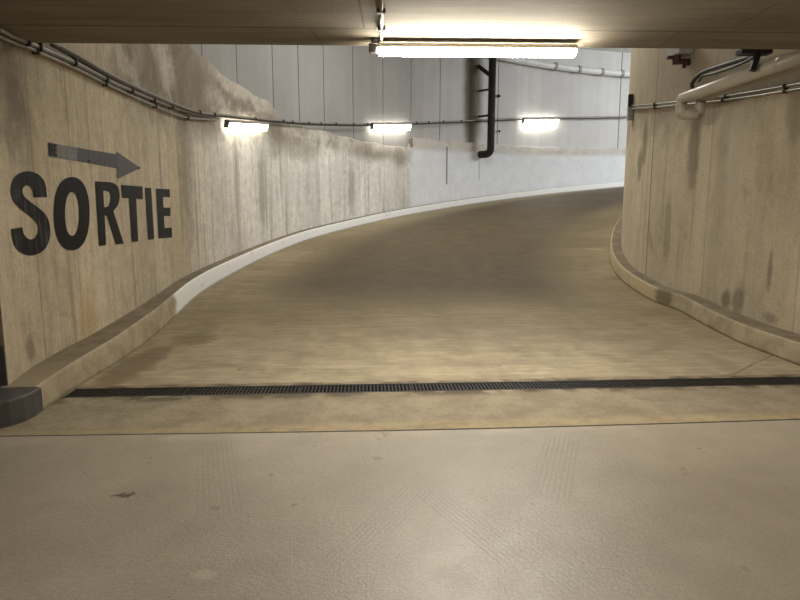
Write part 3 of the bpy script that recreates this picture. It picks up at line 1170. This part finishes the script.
w1 = LW.pt(95, 158, .004)
arr = thing('painted_arrow', w1, 'long grey painted arrow pointing up the ramp above the black word', 'arrow')
o = decal('arrow_shaft', c2([(308, 190), (350, 198), (420, 209), (466, 217), (466, 273), (420, 264), (350, 251), (309, 244)]), M['arrow'], arr)
o = decal('arrow_shaft', c2([(228, 176), (308, 190), (309, 244), (229, 230)]), M['arrowlight'], arr)
o['label'] = 'lighter grey stretch of the shaft'
decal('arrow_head', c2([(465, 205), (562, 272), (470, 316)]), M['arrowhead'], arr)
tg = decal('arrow_tail', c2([(193, 169), (228, 176), (229, 230), (195, 225)]), M['arrow'], arr)
tg['label'] = 'blackened tail end with dark stencil marks'
decal('tail_mark', c2([(196, 173), (203, 174), (204, 194), (207, 195), (206, 175), (211, 176), (213, 224), (208, 223), (207, 204), (204, 203), (205, 222), (199, 222)]), M['letter'], tg, lift=.007)
decal('tail_mark', c2([(214, 177), (226, 179), (226, 186), (219, 185), (220, 196), (226, 197), (226, 205), (220, 204), (221, 216), (228, 217), (228, 226), (216, 224)]), M['letter'], tg, lift=.007)
for (x, y, r) in ((356, 244, 6), (556, 272, 5)):
    decal('bolt_hole', c2([(x + r * math.cos(a * PI / 4), y + r * math.sin(a * PI / 4)) for a in range(8)]), M['letter'], arr, lift=.008)

# ------------------------------------------------------------------ conduits on the outer wall
def resample(plan, pxs, off, step=.12):
    """follow a surveyed line along the wall, standing off it"""
    key = [plan.spot(x, y, off) for x, y in pxs]
    key = [(s, z) for s, z in key]
    fine = crom(key, 10)
    out = []
    for s, z in fine:
        if s < 0:
            a, b = Vector((*plan.P[0], 0)), Vector((*plan.P[1], 0))
            p = a + (b - a).normalized() * s
            n = plan.N[0]
            out.append(Vector((p.x - n[0] * off, p.y - n[1] * off, z)))
        else:
            out.append(plan.at(s, z, off))
    return out, key


def conduit(name, plan, pxs, r, mat, label, clip_px=(), off=.035, clipmat=None, group=None, clipw=.03):
    pts, key = resample(plan, pxs, off)
    mid = pts[len(pts) // 2]
    t = thing(name, mid, label, 'conduit', group)
    t['category'] = 'cable' if mat is M['cable'] else 'conduit'
    link('tube', tube(bmesh.new(), pts, r, 8), mat, t, smooth=True)
    for x in clip_px:
        # nearest sample in view azimuth
        best = min(range(1, len(pts) - 1), key=lambda i: abs(pts[i].x / pts[i].y - (x - 400) / FPX / (math.cos(PITCH) + math.sin(PITCH) * .3)))
        p = pts[best]
        tdir = (pts[best + 1] - pts[best - 1]).normalized()
        nrm = Vector((-tdir.y, tdir.x, 0)).normalized()
        upv = tdir.cross(nrm).normalized()
        bm = bmesh.new()
        box(bm, p, tdir * clipw / 2, nrm * (r + .014), upv * (r + .010))
        bevel_all(bm, .004, 1)
        link('clip', bm, M['clip'], t)
    return t


GRP = None
top_line = [(-30, 14), (0, 29.5), (38, 47), (77, 64), (108, 80), (133, 91), (155, 100), (175, 107.5), (190, 112), (206, 115), (224, 116.5)]
conduit('wall_conduit', LW, top_line, .026, M['conduit'], 'thick grey conduit, upper of the pair sloping above the painted arrow', (2, 31, 43, 77, 108, 133, 155, 172), .05)
low_line = [(-30, 22), (0, 36.5), (29, 48), (41, 53.5), (77, 69.5), (108, 85), (133, 96.5), (155, 106), (172, 113), (186, 117.5), (200, 119), (216, 119.5)]
conduit('wall_conduit', LW, low_line, .017, M['conduit'], 'thin grey conduit, lowest of the lines sloping above the painted arrow', (42, 108, 155, 188), .04)
far_line = [(50, 41.5), (62, 47), (77, 55), (108, 73), (133, 85.5), (155, 95.5), (175, 104), (190, 109.5), (206, 113.5), (224, 115), (250, 118), (276, 120.3), (300, 122.5), (330, 123.5), (360, 124), (400, 123), (440, 121.5), (470, 120.5), (500, 118.6), (540, 117.5), (580, 117), (630, 116)]
conduit('wall_conduit', LW, far_line, .017, M['conduit'], 'long grey conduit running along the far wall just above the small lamps', (200, 214, 255, 283, 293, 308, 322, 335, 352, 366, 415, 430, 445, 460), .09)
dk = [(52, 44.5), (77, 58.5), (108, 76), (133, 88), (155, 98), (175, 106), (190, 111), (206, 114.5), (224, 116.5), (250, 119.5), (276, 122), (300, 124), (330, 125), (360, 125.5), (400, 124.6), (440, 123), (470, 122), (500, 120.3), (540, 119), (580, 118.4), (630, 117.4)]
conduit('wall_cable', LW, dk, .02, M['cable'], 'black cable clipped under the long conduit along the far wall', (), .07)

# conduits on the round wall
ra = [(628.5, 106.2), (655, 104.2), (690, 100.5), (723, 96.5), (752, 92), (782, 87), (812, 81.5)]
conduit('wall_conduit', RW, ra, .014, M['conduit'], 'thin conduit on the round wall, upper of the pair behind the grey pipes', (655, 723, 782), .03)
rb = [(628.5, 109.4), (655, 107.4), (690, 104), (723, 100.4), (752, 96.5), (782, 91.8), (812, 87)]
conduit('wall_conduit', RW, rb, .014, M['conduit'], 'thin conduit on the round wall, lower of the pair behind the grey pipes', (655, 723, 782), .03)
# box at the turn of the wall
p = RW.pt(630, 112, .05)
tb = thing('junction_box', p, 'small grey junction box with dark plate at the edge of the round wall', 'box')
q0, q1 = RW.pt(629.5, 112, .05), RW.pt(634, 112, .05)
td = Vector((q1.x - q0.x, q1.y - q0.y, 0)).normalized()
nd = Vector((-td.y, td.x, 0))
bm = bmesh.new()
box(bm, p + Vector((0, 0, -.03)), td * .05, nd * .045, (0, 0, .11))
bevel_all(bm, .008)
link('box_body', bm, M['boxgrey'], tb)
bm = bmesh.new()
box(bm, p + Vector((0, 0, .19)), td * .03, nd * .04, (0, 0, .11))
bevel_all(bm, .005, 1)
link('mounting_plate', bm, M['black'], tb)

# ------------------------------------------------------------------ lamps
def lamp(p0, p1, up, h, w, mat, label, name='linear_lamp', group=None, cap0=True, house=.35):
    """tubular lamp body from p0 to p1: housing on top, diffuser below, dark end cap and bracket"""
    p0, p1, up = Vector(p0), Vector(p1), Vector(up).normalized()
    d = (p1 - p0).normalized()
    sd = d.cross(up).normalized()
    up = sd.cross(d).normalized()
    c = (p0 + p1) / 2
    L = (p1 - p0).length / 2
    t = thing(name, c, label, 'lamp', group)
    bm = bmesh.new()
    box(bm, c + up * (h * (.5 - house / 2)), d * L, sd * w / 2, up * h * house / 2)
    bevel_all(bm, min(.012, h * house * .3), 2)
    link('housing', bm, M['lamp'], t)
    # diffuser: rounded trough
    bm = bmesh.new()
    n = 9
    dh = h * (1 - house)
    rings = []
    for e, sc in ((-L * .995, .7), (-L * .985, .95), (-L * .97, 1), (L * .97, 1), (L * .985, .95), (L * .995, .7)):
        ring = []
        for k in range(n):
            a = PI * k / (n - 1)
            ring.append(bm.verts.new(c + d * e + sd * (w * .46 * sc * math.copysign(abs(math.cos(a)) ** .6, math.cos(a))) + up * (h * (.5 - house) - dh * sc * math.sin(a) ** .6)))
        rings.append(ring)
    for a, b in zip(rings, rings[1:]):
        for k in range(n - 1):
            bm.faces.new((a[k], a[k + 1], b[k + 1], b[k]))
    bm.faces.new(rings[0])
    bm.faces.new(rings[-1][::-1])
    bmesh.ops.recalc_face_normals(bm, faces=bm.faces)
    link('diffuser', bm, mat, t, smooth=False)
    if cap0:
        bm = bmesh.new()
        box(bm, p0 - d * .04 + up * h * .12, d * .035, sd * w * .35, up * h * .38)
        bevel_all(bm, .008, 1)
        link('cable_gland', bm, M['cap'], t)
    return t


# ceiling lamp under the edge of the slab
zc = 2.8185
D0 = 5.14
a, b = at_d(378, 53, D0), at_d(576, 53.5, D0 + .05)
a.z = b.z = zc
cl = lamp(a, b, (0, 0, 1), .095, .09, M['glow'], 'long bright tube lamp under the edge of the concrete slab', house=.42)
# feed pipe along the soffit
pa = at_z(381, -12, 2.885)
pb = Vector((a.x + .03, a.y - .02, 2.885))
t = thing('ceiling_conduit', (pa + pb) / 2, 'short pale conduit under the slab feeding the tube lamp', 'conduit')
link('tube', tube(bmesh.new(), [pa, pb], .013, 8), M['conduit'], t, smooth=True)
for k in (.38, .72):
    bm = bmesh.new()
    p = pa.lerp(pb, k)
    box(bm, p, (.03, 0, 0), (0, .018, 0), (0, 0, .016))
    link('clip', bm, M['clip'], t)
bm = bmesh.new()
tube(bm, [pb + Vector((-.05, 0, -.03)), pb + Vector((-.05, 0, .014))], .035, 14)
o = link('junction_disc', bm, M['cap'], t)

# wall lamps
lamps = []
for (x0, y0, x1, y1, lab) in ((227.5, 125.2, 266, 126.8, 'small bright lamp low on the left of three, above the streaked bare wall'),
                              (373, 127, 410, 126.6, 'small bright lamp over the rough ledge, between two other wall lamps'),
                              (524, 121.6, 558, 121.4, 'small bright lamp beside the black downpipe')):
    pa_, pb_ = LW.pt(x0, y0, .10), LW.pt(x1, y1, .10)
    h = 9.2 if x0 < 300 else (7.6 if x0 < 450 else 6.8)
    dd = (pa_.y + pb_.y) / 2
    zz = (pa_.z + pb_.z) / 2
    out = LW.N[min(range(len(LW.P)), key=lambda i: (LW.P[i][0] - pa_.x) ** 2 + (LW.P[i][1] - pa_.y) ** 2)]
    lamps.append(lamp(pa_, pb_, (-out[0] * .25, -out[1] * .25, 1), h * dd / FPX, .11, M['glow_wall'], lab, name='wall_lamp', house=.22))
lamps[0]['label'] = 'small wall lamp nearest the painted lettering, below the bend in the conduits'

# lamps of the garage behind the viewer
for (x, y) in ((-2.6, .2), (2.6, .2), (-2.6, -4.2), (2.6, -4.2)):
    lamp((x - .8, y, 2.83), (x + .8, y, 2.83), (0, 0, 1), .12, .14, M['glow_back'], 'tube lamp under the garage ceiling behind the viewer', name='ceiling_lamp', group='tube lamps of the garage', house=.35)

# ------------------------------------------------------------------ black downpipe on the far wall
def wp(x, y, off):
    return LW.pt(x, y, off)


off = .42
sP = LW.spot(491.5, 110, off)[0]
zb = LW.spot(490, 154, off)[1]
t = thing('downpipe', LW.at(sP, zb, off), 'black vertical downpipe with a curved foot on the far wall', 'pipe')
tp = LW.at(sP, 7.3, off)
bt = LW.at(sP, zb, off)
inn = LW.at(sP - .09, zb + .01, -.02)
link('pipe_run', tube(bmesh.new(), fillet([tp, bt, inn], .22, 8), .125, 16), M['blackpipe'], t, smooth=True)
for y in (92, 117.5):
    zz = LW.hit(489, y)[1]
    bm = bmesh.new()
    c1_, c2_ = LW.at(sP, zz, off), LW.at(sP - .12, zz, -.08)
    tube(bm, [c1_, c2_], .035, 8)
    tube(bm, [LW.at(sP, zz - .04, off), LW.at(sP, zz + .04, off)], .13, 16)
    link('bracket', bm, M['black'], t)
zz = LW.hit(487, 72)[1]
link('branch', tube(bmesh.new(), [LW.at(sP, zz - .25, off), LW.at(sP - .2, zz + .15, -.05)], .07, 10), M['blackpipe'], t, smooth=True)
for (x, y) in ((499, 96), (499.5, 131)):
    p0, p1 = LW.pt(x, y, BACK - .02), LW.pt(x, y, .03)
    o = link('pipe_stub', tube(bmesh.new(), [p0, p1], .05 if y < 100 else .035, 12), M['blackpipe'])
    tag(o, 'small round black stub on the far wall, %s beside the downpipe' % ('upper' if y < 100 else 'lower'), 'stub')

# pale pipe high on the far wall
pp0, pp1 = LW.pt(490, 55.5, .25), LW.pt(660, 79, .25)
pts = []
s0, z0 = LW.hit(488, 55)
s1, z1 = LW.hit(629, 75)
for k in range(25):
    f = k / 24 * 1.5
    pts.append(LW.at(s0 + (s1 - s0) * f, z0 + (z1 - z0) * f, .12))
t = thing('overhead_pipe', pts[12], 'pale pipe with collars running high along the far wall', 'pipe')
link('pipe_run', tube(bmesh.new(), pts, .115, 14), M['palepipe'], t, smooth=True)
for x, y in ((553, 64), (577, 68), (600, 71), (620, 74)):
    s, _z = LW.hit(x, y)
    z = z0 + (z1 - z0) * (s - s0) / (s1 - s0)
    bm = tube(bmesh.new(), [LW.at(s - .05, z, .12), LW.at(s + .05, z, .12)], .14, 14)
    link('collar', bm, M['boxgrey'], t, smooth=False)

# ------------------------------------------------------------------ grey pipes at the round wall
D1 = 8.0
e1 = at_d(682, 98.5, D1)
XA = e1.x
far_top = e1
near_top = Vector((XA, 5.52, e1.z - .06))
bot_z = at_d(682, 114.5, D1).z
XB = at_d(701, 105, D1 - .05).x
zB = at_d(703, 100, D1 - .05).z + .045
near_B = Vector((XB + .02, 5.55, zB - .06))
dw = at_d(700, 112, D1)
t = thing('drain_pipe', (XA, 7, e1.z), 'grey plastic drain pipe with a U-shaped trap beside the round wall', 'pipe')
tp1 = [near_top, far_top, Vector((XA, D1, bot_z)), Vector((XB, D1 - .02, bot_z)), Vector((XB, D1 - .04, zB)), near_B]
link('pipe_run', tube(bmesh.new(), fillet(tp1[:3] + tp1[3:4], .04, 5), .068, 18), M['pvc'], t, smooth=True)
link('pipe_run', tube(bmesh.new(), fillet([Vector((XA + .02, D1 - .01, bot_z))] + tp1[3:], .04, 5), .067, 18), M['pvc'], t, smooth=True)
for k in (.18, .82):
    p = far_top.lerp(near_top, k)
    d = (near_top - far_top).normalized()
    link('collar', tube(bmesh.new(), [p - d * .04, p + d * .04], .071, 18), M['pvc'], t)
# hanger
ph = at_d(756, 70, 6.7)
bm = bmesh.new()
hb = at_d(754, 52.5, 6.24)
box(bm, hb, (.15, 0, 0), (0, .06, 0), (0, 0, .022))
h0, h1 = at_d(758, 53, 6.2), at_d(752, 71, 6.2)
hd = h1 - h0
box(bm, (h0 + h1) / 2, hd / 2, Vector((hd.z, 0, -hd.x)).normalized() * .028, (0, .02, 0))
o = link('pipe_hanger', bm, M['black'], t)

# black hoses above it
def hose(pxs, r, lab):
    pts = crom([tuple(at_d(x, y, d)) for x, y, d in pxs], 8)
    o = link('hose', tube(bmesh.new(), pts, r, 8), M['cable'], smooth=True)
    tag(o, lab, 'hose')


hose([(693, 88, 8.36), (692, 84, 8.25), (697, 77, 8.1), (706, 71, 7.9), (726, 64.5, 7.3), (748, 57.5, 6.8), (758, 54, 6.5)], .027, 'thick black hose arching from the grey pipes up to the slab')
hose([(699, 81, 7.9), (703, 76, 7.75), (712, 74, 7.5), (728, 69, 7.0), (745, 62, 6.55), (755, 56.5, 6.3)], .016, 'thin black cable sagging just under the thick black hose')

# small box with a dark fitting
pc = RW.pt(680, 53, .12)
t = thing('valve_box', pc, 'small grey box with a dark red fitting high on the round wall', 'valve')
s, z = RW.hit(680, 53)
td = RW.at(s + .1, z) - RW.at(s - .1, z)
td.normalize()
nd = Vector((-td.y, td.x, 0))
bm = bmesh.new()
box(bm, pc + Vector((0, 0, .02)), td * .16, nd * .11, (0, 0, .06))
bevel_all(bm, .008, 1)
link('box_body', bm, M['boxgrey'], t)
bm = bmesh.new()
out = RW.at(s, z, .22) - RW.at(s, z, .12)
out.normalize()
b0 = pc + out * .04
tube(bm, [b0 + Vector((0, 0, -.03)), b0 + Vector((0, 0, -.15))], .055, 12)
rt = -td if td.x < 0 else td
rt = Vector((1, -.2, 0)).normalized()
tube(bm, [b0 + Vector((0, 0, -.12)) - rt * .06, b0 + Vector((0, 0, -.12)) + rt * .13], .04, 12)
tube(bm, [b0 + Vector((0, 0, -.10)) + rt * .10, b0 + Vector((0, 0, -.21)) + rt * .10], .026, 10)
box(bm, b0 + Vector((0, 0, -.06)) - rt * .06, rt * .07, Vector((0, .03, 0)), (0, 0, .02))
link('valve_body', bm, M['valve'], t)
bm = bmesh.new()
tube(bm, [b0 + Vector((0, 0, -.13)) + rt * .13, b0 + Vector((0, 0, -.13)) + rt * .17], .05, 12)
link('valve_knob', bm, M['black'], t)

# ------------------------------------------------------------------ daylight from further up the ramp, an added fill, and the world
def area(name, loc, target, sx, sy, power, col):
    l = bpy.data.lights.new(name, 'AREA')
    l.shape = 'RECTANGLE'
    l.size, l.size_y = sx, sy
    l.energy = power
    l.color = col
    o = bpy.data.objects.new(name, l)
    COL.objects.link(o)
    o.location = loc
    o.rotation_euler = (Vector(target) - Vector(loc)).to_track_quat('-Z', 'Y').to_euler()
    return o


area('daylight', (14.5, 19.5, 6.6), (5.5, 21.8, 2.6), 4.0, 2.5, 620, (.91, .95, 1.0))
area('ramp_fill', (1.8, 13.2, 7.4), (.6, 12.6, 1.0), 3.0, 3.0, 390, (1.0, .96, .89))  # unseen fill added over the bend to brighten walls and ramp
w = bpy.data.worlds.new('world')
SC.world = w
w.use_nodes = True
bgn = w.node_tree.nodes['Background']
bgn.inputs[0].default_value = (.9, .92, 1.0, 1)
bgn.inputs[1].default_value = .25

for o in bpy.data.objects:
    if '_o' in o.keys():
        del o['_o']
SC.view_settings.view_transform = 'Standard'
SC.view_settings.look = 'None'
SC.view_settings.exposure = 0.0
SC.cycles.use_denoising = True
SC.cycles.denoising_prefilter = 'NONE'
SC.cycles.max_bounces = 8
SC.cycles.diffuse_bounces = 5
